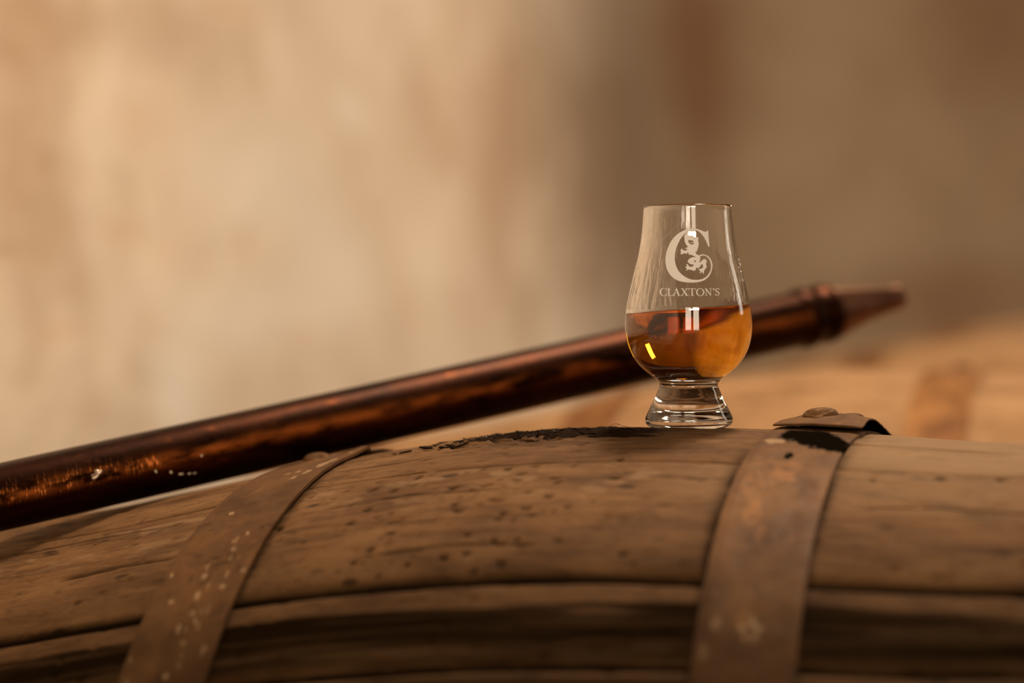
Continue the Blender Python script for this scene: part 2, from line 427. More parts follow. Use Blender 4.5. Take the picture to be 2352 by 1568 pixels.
def make_stave(p0, p1, fine, idx):
    """one stave between angles p0 and p1 (degrees), outer face with rounded, worn edges"""
    if fine:
        s = np.concatenate([np.arange(S_A, -.40, .012), np.arange(-.40, .205, .0016), np.arange(.205, S_B, .012), [S_B]])
        n = int((p1-p0)*PI/180*.32/.0014)+3
    else:
        s = np.linspace(S_A, S_B, 40); n = 9
    g = .10 if fine else .25
    e = np.linspace(0, 1, n)
    ph = p0+g*.5+(p1-p0-g)*e
    S, PHD = np.meshgrid(s, ph, indexing='ij')
    r = rad_np(S)
    arc = PHD*PI/180*.32
    edge = np.minimum(PHD-(p0+g*.5), (p1-g*.5)-PHD)*PI/180*.32     # metres from the joint
    wob = .0012*vnoise(S*30+idx*9, S*0+idx, 5)
    ga = np.where(PHD-p0 < p1-PHD, GAP.get(p0, 1.0), GAP.get(p1, 1.0))
    drop = -.0022*ga*np.exp(-np.clip(edge-wob, 0, None)/(.0007+.0009*ga))
    dr = drop
    mask = np.zeros(S.shape+(3,), np.float32)
    if fine:
        dr = dr + .0009*(fbm(S*9+idx, arc*60, 2)-.5) + .0007*(fbm(S*30, arc*520, 9, 3)-.5)
        dr = dr + .0010*(fbm(S*14+3*idx, arc*14, 31, 3)-.5)
        # gouges and pits
        pit = fbm(S*120+idx*3, arc*230, 40, 3)
        dr = dr - .0011*smooth(.68, .80, pit)
        for (ps, pp, wa, wb) in PITS:
            dr = dr - .0013*(1-smooth(.4, 1.2, ((S-ps)/wa)**2+((PHD-pp)/wb)**2+.8*(fbm(S*260, arc*420, 12, 3)-.5)))
        # cracks seen in the wood
        for pts, w, dep in CRACKS: dr = dr + crack(S, PHD, pts, w, dep)
        # rough wet patch where drink was spilt
        ws = np.exp(-((S+.082)/.050)**4)*np.exp(-((PHD-2.5)/5.5)**4)
        chips = fbm(S*150, arc*420, 77, 3)
        dr = dr + ws*(.0026*(smooth(.42, .62, chips)-.45) + .0016*(fbm(S*420, arc*420, 88, 2)-.5))
        wetn = fbm(S*40, arc*260, 61, 4)
        wline = 4.8+2.4*np.exp(-((S+.040)/.05)**2)
        wet = smooth(.40, .60, wetn+.42*np.exp(-((S+.065)/.050)**4)*(PHD < wline+2*(wetn-.5))-.05)
        wet *= smooth(-.135, -.10, S)*(1-smooth(-.016, .012, S))*(1-smooth(wline+.2, wline+2.8, PHD))
        damp = .55*smooth(-.125, -.08, S)*(1-smooth(-.012, .02, S))*(1-smooth(9.0, 12.0, PHD+4*(wetn-.5)))*smooth(.35, .55, wetn+.1)
        mask[..., 0] = np.clip(np.maximum(wet, damp), 0, 1)
        # grime lying along joints and on the stained lower staves, plus painted shade further down
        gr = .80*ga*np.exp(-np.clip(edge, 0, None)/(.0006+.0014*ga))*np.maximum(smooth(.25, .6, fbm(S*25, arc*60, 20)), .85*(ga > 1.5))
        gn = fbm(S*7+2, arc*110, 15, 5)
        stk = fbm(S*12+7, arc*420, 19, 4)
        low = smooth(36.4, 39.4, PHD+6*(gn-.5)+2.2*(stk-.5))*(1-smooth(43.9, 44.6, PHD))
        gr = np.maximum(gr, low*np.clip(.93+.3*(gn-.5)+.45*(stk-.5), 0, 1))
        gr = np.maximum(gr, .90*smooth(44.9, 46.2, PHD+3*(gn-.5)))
        gr = np.maximum(gr, .50*smooth(24, 36, PHD+6*(gn-.5)))  # gradual darkening downward paints in the shade
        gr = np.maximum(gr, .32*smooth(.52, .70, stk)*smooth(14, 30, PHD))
        for hs, sg in ((-.2259, -1), (-.1782, 1), (.0461, -1), (.0896, 1)):      # dirt caught against the hoops, with the right hoop's shadow painted in
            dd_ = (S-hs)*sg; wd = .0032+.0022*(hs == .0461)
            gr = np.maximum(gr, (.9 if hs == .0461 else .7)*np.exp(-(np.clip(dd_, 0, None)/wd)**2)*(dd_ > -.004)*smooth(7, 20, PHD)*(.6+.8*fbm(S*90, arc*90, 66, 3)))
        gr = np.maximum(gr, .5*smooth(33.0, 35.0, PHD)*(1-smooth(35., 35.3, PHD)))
        for (ps, pp, wa, wb) in PITS:
            gr = np.maximum(gr, .85*(1-smooth(.3, 1.1, ((S-ps)/wa)**2+((PHD-pp)/wb)**2+.8*(fbm(S*260, arc*420, 12, 3)-.5))))
        for pts, w, dep in CRACKS:
            gr = np.maximum(gr, np.clip(-crack(S, PHD, pts, w*1.2, 1.0), 0, 1)*.9)
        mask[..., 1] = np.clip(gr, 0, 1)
        du = smooth(.62, .72, fbm(S*55+8, arc*120, 51, 3))*smooth(15.5, 17.5, PHD)*(1-smooth(20, 27, PHD))*.32
        du = np.maximum(du, .62*smooth(.085, .10, S)*(1-smooth(12, 22, PHD+5*(gn-.5))))  # paler crest at the right: brighter light painted into the wood
        du = np.maximum(du, .25*smooth(.0, .03, S)*smooth(15.4, 16, PHD)*(1-smooth(20, 28, PHD+6*(gn-.5))))
        mask[..., 2] = du
    top = local(S, PHD*PI/180, r+dr).reshape(-1, 3)
    uv = np.stack([S, arc], -1).reshape(-1, 2)
    mk = mask.reshape(-1, 3)
    nx, ny = S.shape
    Q = grid_quads(nx, ny)
    # inner face and side walls
    th = .026
    sb = s[[0, -1]] if fine else s[[0, -1]]
    rows = []
    for j in (0, ny-1):
        rows.append(local(S[:, j], PHD[:, j]*PI/180, r[:, j]-th))
    nb = len(top); V = np.vstack([top, rows[0], rows[1]])
    uv = np.vstack([uv, np.stack([s, arc[:, 0]-.02], -1), np.stack([s, arc[:, -1]+.02], -1)])
    mk = np.vstack([mk, np.zeros((2*nx, 3))])
    i = np.arange(nx-1)
    A = nb+i; B = nb+nx+i; T0 = i*ny; T1 = i*ny+ny-1
    Q = np.vstack([Q[:, ::-1], np.stack([T0, A, A+1, T0+ny], -1)[:, ::-1], np.stack([T1, T1+ny, B+1, B], -1)[:, ::-1], np.stack([A, B, B+1, A+1], -1)[:, ::-1]])
    # ends: strips of quads from outer row to inner edge
    k = np.arange(ny-1)
    for row, a, b in ((0, nb, nb+nx), ((nx-1)*ny, nb+nx-1, nb+2*nx-1)):
        for q in range(ny-1):
            pass
        V = np.vstack([V, (V[a]+V[b])[None]/2]); uv = np.vstack([uv, uv[a][None]]); mk = np.vstack([mk, [[0,0,0]]])
        c = len(V)-1
        Q = np.vstack([Q, np.stack([row+k, row+k+1, np.full(ny-1, c), np.full(ny-1, c)], -1)])
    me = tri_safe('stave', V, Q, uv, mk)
    return me
def tri_safe(name, V, Q, uv, mk):
    """quads whose last two indices agree become triangles"""
    tri = Q[:, 2] == Q[:, 3]
    q = Q[~tri]; t3 = Q[tri][:, :3]
    me = bpy.data.meshes.new(name)
    V = np.asarray(V, np.float32)
    me.vertices.add(len(V)); me.vertices.foreach_set('co', V.ravel())
    li = np.concatenate([q.ravel(), t3.ravel()]).astype(np.int32)
    me.loops.add(len(li)); me.loops.foreach_set('vertex_index', li)
    tot = np.concatenate([np.full(len(q), 4), np.full(len(t3), 3)]).astype(np.int32)
    me.polygons.add(len(tot)); me.polygons.foreach_set('loop_start', np.concatenate([[0], np.cumsum(tot)[:-1]]).astype(np.int32))
    me.polygons.foreach_set('loop_total', tot)
    me.update(calc_edges=True); me.polygons.foreach_set('use_smooth', np.ones(len(tot), bool))
    l = me.uv_layers.new(name='UVMap'); l.data.foreach_set('uv', np.asarray(uv, np.float32)[li].ravel())
    a = me.color_attributes.new('mask', 'FLOAT_COLOR', 'POINT')
    m = np.ones((len(V), 4), np.float32); m[:, :3] = mk; a.data.foreach_set('color', m.ravel())
    me.validate(); return me

CRACKS = [([(-.175, 11.3), (-.15, 11.4), (-.13, 10.9), (-.117, 9.3), (-.10, 8.6)], .0007, .0022),
          ([(-.30, 26.6), (-.26, 26.0), (-.225, 26.6)], .0012, .0018),
          ([(-.12, 31.2), (-.08, 30.4), (-.03, 30.8)], .0012, .0010),
          ([(-.35, 18.5), (-.30, 18.0), (-.24, 18.9)], .0008, .0012),
          ([(-.35, 9.6), (-.30, 9.0), (-.25, 9.9)], .0007, .0014),
          ([(.092, 8.8), (.12, 8.2), (.17, 8.6)], .0006, .0010),
          ([(.0, 19.0), (.03, 19.6), (.05, 19.2)], .0007, .0008),
          ([(-.16, 22.0), (-.11, 21.2), (-.06, 21.6)], .0006, .0008),
          ([(.10, 24.0), (.14, 23.0), (.20, 24.0)], .0008, .0007),
          ([(-.12, 5.4), (-.085, 4.6), (-.05, 5.0)], .0010, .0024),
          ([(-.135, 6.3), (-.11, 5.9), (-.09, 6.2)], .0008, .0020)]
GAP = {35.1: 2.3, 44.6: 2.0, 6.9: .30, 15.5: .45, -10.5: .6}
def _pits():
    r2 = np.random.default_rng(11); out = []
    for k in range(150):
        ps = r2.normal(-.085, .045) if k < 95 else r2.uniform(-.35, .19)
        pp = r2.uniform(15.8, 34) if k < 95 else r2.uniform(8, 34)
        a = r2.uniform(.0009, .0034); out.append((ps, pp, a, a/.32*180/PI*r2.uniform(.35, .8)))
    return out
PITS = _pits()
JOINTS = [-10.5, 6.9, 15.5, 35.1, 44.6, 58, 74, 88, 104, 121, 135, 152, 168, 183, 199, 213, 230, 246, 259, 276, 292, 306, 322, 336, 349.5]

def make_band(s0, s1, rise, th, p0=0, p1=360, step=3.0, rows=7, disp=None, name='hoop', maskf=None, r_in=.0005, ds=None, dark_in=0.0):
    """hoop band lying on the staves, a closed strip with real thickness"""
    full = abs(p1-p0) >= 360
    n = int(abs(p1-p0)/step)+1
    ph = np.linspace(p0, p1, n)
    if full: ph = ph[:-1]
    n = len(ph)
    w = np.linspace(0, 1, rows)
    PHD, W = np.meshgrid(ph, w, indexing='ij')
    S = s0+(s1-s0)*W
    if ds is not None: S = S+ds(PHD, W)
    r = rad_np(S)+rise+r_in
    bev = .0005*(smooth(0, .10, W)*smooth(0, .10, 1-W)-1)
    dd = disp(PHD, W, S) if disp is not None else 0
    out = local(S, PHD*PI/180, r+th+bev+dd); inn = local(S, PHD*PI/180, r+dd)
    arc = PHD*PI/180*.32
    mk = maskf(S, PHD, W) if maskf is not None else np.zeros(S.shape+(3,))
    V = np.vstack([out.reshape(-1, 3), inn.reshape(-1, 3)])
    UV = np.stack([S, arc], -1).reshape(-1, 2); uv = np.vstack([UV, UV]); mk2 = mk.reshape(-1, 3).copy(); mk2[:, 0] = np.maximum(mk2[:, 0], dark_in); mkk = np.vstack([mk.reshape(-1, 3), mk2])
    nv = n*rows
    m = n if full else n-1
    i = np.arange(m); i2 = (i+1) % n
    Q = []
    for j in range(rows-1):
        Q.append(np.stack([i*rows+j, i*rows+j+1, i2*rows+j+1, i2*rows+j], -1))
        Q.append(np.stack([nv+i*rows+j, nv+i2*rows+j, nv+i2*rows+j+1, nv+i*rows+j+1], -1))
    for j, fl in ((0, 0), (rows-1, 1)):
        q = np.stack([i*rows+j, i2*rows+j, nv+i2*rows+j, nv+i*rows+j], -1)
        Q.append(q[:, ::-1] if fl else q)
    if not full:
        k = np.arange(rows-1)
        Q.append(np.stack([k, nv+k, nv+k+1, k+1], -1))
        b = (n-1)*rows
        Q.append(np.stack([b+k, b+k+1, nv+b+k+1, nv+b+k], -1))
    me = tri_safe(name, V, np.vstack(Q), uv, mkk)
    bm = bmesh.new(); bm.from_mesh(me); bmesh.ops.recalc_face_normals(bm, faces=bm.faces); bm.to_mesh(me); bm.free()
    me.polygons.foreach_set('use_smooth', np.ones(len(me.polygons), bool))
    try: me.set_sharp_from_angle(angle=R(40))
    except Exception: pass
    return me

def rivet_mesh(rx, ry, h, seed=0, ragged=0.0, seg=28, rings=9):
    """low domed rivet head, open below, optionally with a torn hollow on its near side"""
    V = []; F = []
    for i in range(rings+1):
        t = i/rings
        for j in range(seg):
            a = 2*PI*j/seg
            q = math.sin(t*PI/2); z = h*math.cos(t*PI/2)**.8 if t < 1 else -.003
            k = 1+.16*ragged*math.sin(3*a+seed)+.08*ragged*math.sin(5*a+2*seed)
            x = rx*q*k*math.cos(a); y = ry*q*k*math.sin(a)
            if ragged:
                da = (a-1.5*PI+PI) % (2*PI)-PI
                z -= ragged*h*.85*math.exp(-(da/.75)**2)*math.exp(-((t-.66)/.17)**2)
                z += ragged*h*.10*math.sin(5*a+2*i+seed)*q
            if t == 1: z = -.003
            V.append((x, y, z))
    for i in range(rings):
        for j in range(seg):
            a = i*seg+j; b = i*seg+(j+1) % seg; F.append((a, a+seg, b+seg, b))
    bot = len(V); V.append((0, 0, -.003))
    for j in range(seg): F.append((rings*seg+j, bot, rings*seg+(j+1) % seg))
    me = pymesh('rivet', V, F)
    bm = bmesh.new(); bm.from_mesh(me); bmesh.ops.remove_doubles(bm, verts=bm.verts, dist=1e-6); bmesh.ops.recalc_face_normals(bm, faces=bm.faces); bm.to_mesh(me); bm.free()
    me.polygons.foreach_set('use_smooth', [True]*len(me.polygons))
    me.uv_layers.new(name='UVMap')
    for l in me.loops:
        co = me.vertices[l.vertex_index].co; me.uv_layers[0].data[l.index].uv = (co.x+seed*.1, co.y)
    me.materials.append(M_HOOP)
    return me
RIV = rivet_mesh(.0075, .0075, .0032)
RIV_TORN = rivet_mesh(.0088, .0080, .0044, 1.3, .8, 48, 14)
RIV_TORN2 = rivet_mesh(.0078, .0070, .0045, 2.6, .45)
def put_rivet(parent, me, s, phd, dr, rot=0, name='rivet'):
    o = bpy.data.objects.new(name, me); col.objects.link(o); o.parent = parent
    ph = R(phd); p = local(np.array(s), np.array(ph), np.array(rad(s)+dr))
    o.matrix_local = Matrix.Translation(Vector(p)) @ Matrix.Rotation(ph, 4, 'X') @ Matrix.Rotation(rot, 4, 'Z')
    return o

def head_mesh(s, sign, r):
    V = [(s, 0, 0)]; F = []; n = 40
    for ring, (rr, ss) in enumerate(((r*.5, 0), (r, 0), (r, .022*-sign))):
        for j in range(n):
            a = 2*PI*j/n; V.append((s+ss, -rr*math.sin(a), rr*math.cos(a)))
    for j in range(n):
        F.append((0, 1+j, 1+(j+1) % n))
        for k in (0, 1): F.append((1+k*n+j, 1+(k+1)*n+j, 1+(k+1)*n+(j+1) % n, 1+k*n+(j+1) % n))
    me = pymesh('head', V, F, False)
    bm = bmesh.new(); bm.from_mesh(me); bmesh.ops.recalc_face_normals(bm, faces=bm.faces); bm.to_mesh(me); bm.free()
    me.materials.append(M_HEAD); return me
HEADS = [head_mesh(S_A+.035, -1, rad(S_A+.035)-.010), head_mesh(S_B-.035, 1, rad(S_B-.035)-.010)]
HOOPX = [(-.2259, -.1782), (.0461, .0896), (-.424, -.388), (.252, .288), (S_A+.001, S_A+.038), (S_B-.038, S_B-.001)]

def blob(S, P, s, p, ws, wp, k):
    d = ((S-s)/ws)**2+((P-p)/wp)**2+.9*(fbm(S*160+k, P*1.1, k, 3)-.5)
    return 1-smooth(.75, 1.15, d)
def right_mask(S, P, W):
    m = np.zeros(S.shape+(3,))
    line = np.interp(W, [0, .2, .45, .72, 1.0], [6.8, 8.2, 9.8, 11.9, 12.4])
    upper = np.interp(W, [0, .6, .8, 1], [3.2, 3.0, 5.2, 8.6])
    nz = 2.2*(fbm(S*300, P*2, 5, 4)-.5)
    m[..., 0] = smooth(.16, .22, W+.03*nz)*(1-smooth(line-.3+nz, line+.3+nz, P))*smooth(upper-.3, upper+.3, P+nz)
    m[..., 0] = np.maximum(m[..., 0], blob(S, P, .066, 14.2, .0022, 1.0, 3))
    m[..., 0] = np.maximum(m[..., 0], .62*smooth(26, 46, P+10*(fbm(S*60, P*.4, 29, 3)-.5)))  # lower part of the hoop darkened, shade painted into its colour
    # ochre rust streaks, pale chips
    for (s, p, ws, wp, a) in [(.064, 19.3, .012, 1.4, 1), (.058, 21.5, .008, 2.0, .7), (.060, 26.5, .004, 2.6, .9), (.066, 30, .002, 2.0, .6), (.0655, 38.5, .003, 2.2, .7), (.057, 16.5, .010, 1.8, .45), (.068, 17, .008, 1.5, .4)]:
        m[..., 1] = np.maximum(m[..., 1], a*.55*blob(S, P, s, p, ws, wp, 11)*smooth(.3, .6, fbm(S*200, P*.9, 91, 4)))
    for (s, p, ws, wp, a) in [(.0545, 9.6, .0052, 1.0, .6), (.066, 41.0, .0018, .45, 1), (.0695, 40.4, .0016, .45, 1), (.0725, 41.1, .0018, .45, 1), (.0675, 42.0, .0016, .4, .8), (.071, 42.1, .0016, .4, .7), (.054, 40.6, .0022, .7, .5), (.0505, 43.5, .002, .7, .4)]:
        m[..., 2] = np.maximum(m[..., 2], a*.9*blob(S, P, s, p, ws, wp, 21))
    return m
def left_mask(S, P, W):
    m = np.zeros(S.shape+(3,))
    r2 = np.random.default_rng(3)
    for k in range(46):
        w = r2.uniform(.45, .97) if k < 30 else r2.uniform(.05, .95); p = r2.uniform(24, 50) if k < 30 else r2.uniform(3, 50)
        z = r2.uniform(.0006, .0016)
        d = ((W-w)*.048/z)**2+((P-p)*.0056/(z*r2.uniform(1, 2.2)))**2
        m[..., 2] = np.maximum(m[..., 2], (1-smooth(.6, 1.3, d))*r2.uniform(.3, .95))
    for (w, p, dw, dp) in [(.86, 9.0, .06, 1.3), (.80, 11.4, .05, .8), (.70, 13.0, .04, .5), (.9, 7.4, .04, 1)]:
        d = ((W-w)/dw)**2+((P-p)/dp)**2+1.4*(fbm(S*300, P*3, 8, 3)-.5)
        m[..., 2] = np.maximum(m[..., 2], (1-smooth(.5, 1.2, d))*.6)
    m[..., 0] = np.maximum(.5*smooth(.58, .75, fbm(S*120+4, P*.9, 9, 3))*smooth(14, 24, P), .62*smooth(27, 46, P+8*(fbm(S*60, P*.4, 19, 3)-.5)))  # dark patches, plus shade painted in towards the bottom
    return m

def make_cask(name, Mw, fine, wood):
    root = empty(name, Mw)
    for k in range(len(JOINTS)-1):
        p0, p1 = JOINTS[k], JOINTS[k+1]
        f = fine and p0 < 50
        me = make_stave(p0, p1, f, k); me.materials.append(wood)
        o = link('stave', me, None, root); o.matrix_parent_inverse = Matrix.Identity(4)
    for i, (a, b) in enumerate(HOOPX):
        if fine and i == 0:
            disp = lambda P, W, S: .0004*(fbm(S*60, P*.6, 4, 3)-.5) + .0034*np.exp(-((P+1.5)/6.0)**2)*smooth(.55, 1.0, W)*(.5+.5*np.cos((P+3)*.33)) + .0006
            me = make_band(a, b, 0, .0020, 0, 360, .5, 33, disp, 'hoop', left_mask, .0006)
        elif fine and i == 1:
            disp = lambda P, W, S: .0004*(fbm(S*60, P*.6, 14, 3)-.5)
            me = make_band(a, b, 0, .0020, 0, 360, .5, 41, disp, 'hoop', right_mask, .0004)
        else:
            me = make_band(a, b, 0, .0018, step=4.5, rows=4)
        me.materials.append(M_HOOP if fine else M_HOOP_BG)
        h = link('hoop', me, None, root)
        if fine and i == 0:
            put_rivet(h, RIV_TORN2, -.212, -1.2, .0026, .4); put_rivet(h, RIV, -.197, -9.5, .0024)
        elif fine and i == 1:
            # free end of the band riveted over itself, standing proud at the crest
            dd = lambda P, W, S: (.0009*(fbm(S*160, P*2.5, 24, 3)-.5)*smooth(2.7, 1.5, P) + .0002 + .0010*smooth(.05, .5, W)
                 + .0040*(1-smooth(-2.2, 2.6, P))*smooth(-13, -4, P)*(.25+.75*smooth(0, .38, W))*(1-.45*smooth(.75, 1, W))
                 + .0008*np.exp(-((P+5)/3.5)**2)*smooth(.80, 1.0, W))
            dsf = lambda P, W: .0006*W*np.exp(-((P-2)/3)**2)
            e = make_band(a+.0004, b+.0006, .0030, .0014, 2.75, -16, .25, 41, dd, 'hoop_end', None, .0004, dsf, 1.0)
            e.materials.append(M_HOOP)
            e = link('hoop_end', e, None, root)
            put_rivet(e, RIV_TORN, .0655, -1.2, .0082, .15); put_rivet(e, RIV, .0755, -7.0, .0080)
        else:
            for q in (0, 1): put_rivet(h, RIV, (a+b)/2, (-2.0 if i < 2 else 40+17*i)-9*q, .0024)
    for hm in HEADS: link('cask_head', hm, None, root)
    return root
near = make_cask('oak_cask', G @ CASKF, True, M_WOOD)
tag(near, 'large weathered oak cask lying on its side, carrying the glass of whisky', 'cask')

DARKST = {}
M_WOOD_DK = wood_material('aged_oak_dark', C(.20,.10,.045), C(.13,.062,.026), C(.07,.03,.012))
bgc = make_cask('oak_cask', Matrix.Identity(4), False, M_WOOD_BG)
def copy_tree(o, parent=None):
    c = o.copy(); col.objects.link(c)
    if parent is not None:
        c.parent = parent; c.matrix_parent_inverse = o.matrix_parent_inverse.copy()
    for ch in list(o.children): copy_tree(ch, c)
    return c
MW = G @ CASKF
def cask_at(dx, dy, dz, droll, dyaw):
    return Matrix.Translation(Vector((dx, dy, dz))) @ Matrix.Translation(MW.to_translation()) @ Matrix.Rotation(dyaw, 4, 'Z') @ Matrix.Translation(-MW.to_translation()) @ MW @ Matrix.Rotation(droll, 4, 'X')
step = Vector((-FW.x, -FW.y, 0))*.665
rows = [(1, -.025, 'second oak cask, just behind the one the glass stands on'),
        (2, .06, 'third oak cask of the row, blurred between two others'),
        (3, .05, 'fourth oak cask of the row, pale and far back'),
        (4, .42, 'last dark oak cask at the far right end of the row')]
for k, sx, lab in rows:
    p = Vector((0, 0, [0, -.006, -.012, -.03, .035][k])) + step*k + Vector((AX.x, AX.y, 0))*sx
    c = bgc if k == 1 else copy_tree(bgc)
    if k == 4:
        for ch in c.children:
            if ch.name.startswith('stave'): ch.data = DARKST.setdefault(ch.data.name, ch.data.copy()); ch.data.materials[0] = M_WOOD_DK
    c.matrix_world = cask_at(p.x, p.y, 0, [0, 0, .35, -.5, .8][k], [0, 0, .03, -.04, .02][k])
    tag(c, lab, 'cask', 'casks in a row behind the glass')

# ------------------------------------------------------------------ timber rails under the casks
zc = MW.to_translation().z
for q, sx in enumerate((-.34, .22)):
    top = (MW @ Vector((sx, 0, -rad(sx)))).z-.03
    me = box_mesh('timber_rail', 4.2, .04, top-FLOOR_Z, .006)
    o = link('timber_rail', me, M_RAIL)
    b = MW.to_translation() + Vector((AX.x, AX.y, 0)).normalized()*sx + Vector((-FW.x, -FW.y, 0))*.9
    o.location = (b.x, b.y, (FLOOR_Z+top)/2); o.rotation_euler = (0, 0, math.atan2(-FW.y, -FW.x))
    tag(o, ['long timber rail under the left ends of the casks', 'long timber rail under the right ends of the casks'][q], 'rail')

# ------------------------------------------------------------------ tasting glass
def lathe(name, prof, seg, mats=None, closed=False):
    """prof: list of (r, z); r==0 at ends makes poles"""
    V = []; F = []; rings = []
    for (r, z) in prof:
        if r < 1e-7: rings.append([len(V)]); V.append((0, 0, z))
        else:
            rings.append(list(range(len(V), len(V)+seg)))
            for j in range(seg): V.append((r*math.cos(2*PI*j/seg), r*math.sin(2*PI*j/seg), z))
    for a, b in zip(rings[:-1], rings[1:]):
        for j in range(seg):
            k = (j+1) % seg
            if len(a) == 1: F.append((a[0], b[k], b[j]))
            elif len(b) == 1: F.append((a[j], a[k], b[0]))
            else: F.append((a[j], a[k], b[k], b[j]))
    return V, F
def catmull(pts, n=6):
    out = []
    P = [pts[0]]+list(pts)+[pts[-1]]
    for i in range(1, len(P)-2):
        for k in range(n):
            t = k/n; a, b, c, d = P[i-1], P[i], P[i+1], P[i+2]
            out.append(tuple(.5*((2*b[q])+(-a[q]+c[q])*t+(2*a[q]-5*b[q]+4*c[q]-d[q])*t*t+(-a[q]+3*b[q]-3*c[q]+d[q])*t**3) for q in (0, 1)))
    out.append(pts[-1]); return out
BASEY = 980.0
def Z(y): return (BASEY-y)*MM
outer_px = [(882,67),(877,68.6),(870,73.2),(862,82.5),(850,98),(835,114),(815,128.6),(790,139.5),(765,144.6),(745,145.9),(720,144.6),(700,142),(680,138),(650,131.2),(620,124),(590,116.2),(560,110.2),(530,106.2),(500,103.6),(480,102.2)]
foot_px = [(979,80),(978.5,86),(976,92),(972,97),(967,100.2),(960,101),(952,98.4),(941,93),(930,87.8),(920,82.5),(908,76.5),(894,71),(886,67.6),(882,67)]
foot = [(r*MM, Z(y)) for y, r in foot_px]; foot[0] = (foot[0][0], 0.0)
outer = [(r*MM, Z(y)) for y, r in outer_px]
rim_z = Z(470); rr_ = 101.6*MM; wt = .0016
prof = [(0, .0022), (.006, .0020), (.012, .0014), (.0160, .0004)] + catmull(foot, 5)[0:-1] + catmull(outer, 5)
rim = [(rr_-wt/2+wt/2*math.cos(a), rim_z-wt/2+wt/2*math.sin(a)) for a in np.linspace(0, PI, 9)]
prof += rim
ro = catmull(outer, 5)
def router(z):
    zs = [p[1] for p in ro]; return float(np.interp(z, zs, [p[0] for p in ro]))
bowl_z = Z(866)
def rinner(z):
    zz = z
    t = .0017 + .0012*float(np.clip((Z(760)-z)/.02, 0, 1))
    return router(z)-t
inner = []
for z in np.linspace(rim_z-wt, Z(835), 46): inner.append((rinner(z), z))
bz = Z(835); br = rinner(bz)
for a in np.linspace(.08, 1, 16):
    th = a*PI/2
    inner.append((br*math.cos(th)**.9 if a < 1 else 0.0, bz-(bz-bowl_z)*math.sin(th)))
prof_all = prof+inner
GZ = -.0009
GM = G @ Matrix.Translation((0, 0, GZ)) @ Matrix.Rotation(R(-.35), 4, 'Y')
glass = empty('tasting_glass', GM)
tag(glass, 'clear tulip-shaped whisky tasting glass with white logo, standing on the cask', 'glass')
V, F = lathe('bowl', prof_all, 160)
me = pymesh('glass_body', V, F)
bm = bmesh.new(); bm.from_mesh(me); bmesh.ops.recalc_face_normals(bm, faces=bm.faces); bm.to_mesh(me); bm.free()
me.polygons.foreach_set('use_smooth', [True]*len(me.polygons))
body = link('glass_body', me, [M_GLASS, M_GLASS_IN], glass)
nin = (len(prof)+2)*160
LIQZ = Z(707); LT = R(4.1)
for p in me.polygons:
    c = p.center
    if min(p.vertices) >= nin and c.z > LIQZ+.002+math.tan(LT)*c.x and c.z < rim_z-.004: p.material_index = 1
# whisky
ins = [(r+(.00012 if r > 0 else 0), z-.00012) for r, z in inner if z < LIQZ+.006]
V, F = lathe('whisky', ins, 128)
me = pymesh('whisky', V, F)
bm = bmesh.new(); bm.from_mesh(me)
nrm = Vector((-math.sin(LT), 0, math.cos(LT)))
bmesh.ops.bisect_plane(bm, geom=bm.verts[:]+bm.edges[:]+bm.faces[:], plane_co=(0, 0, LIQZ), plane_no=nrm, clear_outer=True)
ed = [e for e in bm.edges if e.is_boundary]
cap = bmesh.ops.contextual_create(bm, geom=ed)['faces']
# small meniscus: inset the cap and lower the inside
r0 = bmesh.ops.inset_region(bm, faces=cap, thickness=.0006, depth=0)
r1 = bmesh.ops.inset_region(bm, faces=cap, thickness=.0010, depth=0)
for f in cap:
    for v in f.verts: v.co -= nrm*.0006
bmesh.ops.triangulate(bm, faces=[f for f in bm.faces if len(f.verts) > 4])
bmesh.ops.recalc_face_normals(bm, faces=bm.faces)
bm.to_mesh(me); bm.free()
me.polygons.foreach_set('use_smooth', [p.normal.dot(nrm) < .97 for p in me.polygons])
wh = link('whisky', me, M_WHISKY, None, GM)
tag(wh, 'amber whisky filling the lower third of the tasting glass', 'drink')

# ---------------- printed logo: polygons in a 7.839x blow-up of the print, bent onto the glass
ZS = 7.8389
def to_glass(u, v, lift=.00006):
    px, py = 1500+u/ZS, 500+v/ZS
    k = (1.25-.026)/1.25          # print sits on the near side of the bowl
    x = (px-1176.0)*MM*k-.0917785
    # camera looks slightly down: raise to the near surface
    z = .063733 + ((695.6-py)*MM)*k - GZ
    r = router(min(z, rim_z-.001))+lift
    return Vector((x, -math.sqrt(max(r*r-x*x, 1e-9)), z))
def printed(name, loops_list, parent):
    bm = bmesh.new()
    for loops in loops_list:
        vv = [[Vector((p[0], p[1], 0)) for p in lp] for lp in loops]
        flatv = [v for lp in vv for v in lp]
        tris = tessellate_polygon(vv)
        bv = [bm.verts.new(v) for v in flatv]
        for tr in tris:
            try: bm.faces.new([bv[i] for i in tr])
            except ValueError: pass
    xs = [v.co.x for v in bm.verts]; ys = [v.co.y for v in bm.verts]
    for x in np.arange(min(xs)+20, max(xs), 26):
        bmesh.ops.bisect_plane(bm, geom=bm.verts[:]+bm.edges[:]+bm.faces[:], plane_co=(x, 0, 0), plane_no=(1, 0, 0))
    for y in np.arange(min(ys)+40, max(ys), 60):
        bmesh.ops.bisect_plane(bm, geom=bm.verts[:]+bm.edges[:]+bm.faces[:], plane_co=(0, y, 0), plane_no=(0, 1, 0))
    for v in bm.verts: v.co = to_glass(v.co.x, v.co.y)
    bmesh.ops.triangulate(bm, faces=bm.faces)
    bmesh.ops.recalc_face_normals(bm, faces=bm.faces)
    me = bpy.data.meshes.new(name); bm.to_mesh(me); bm.free()
    return link(name, me, M_PRINT, parent)
def sm(pts, n=3): return catmull(pts, n)
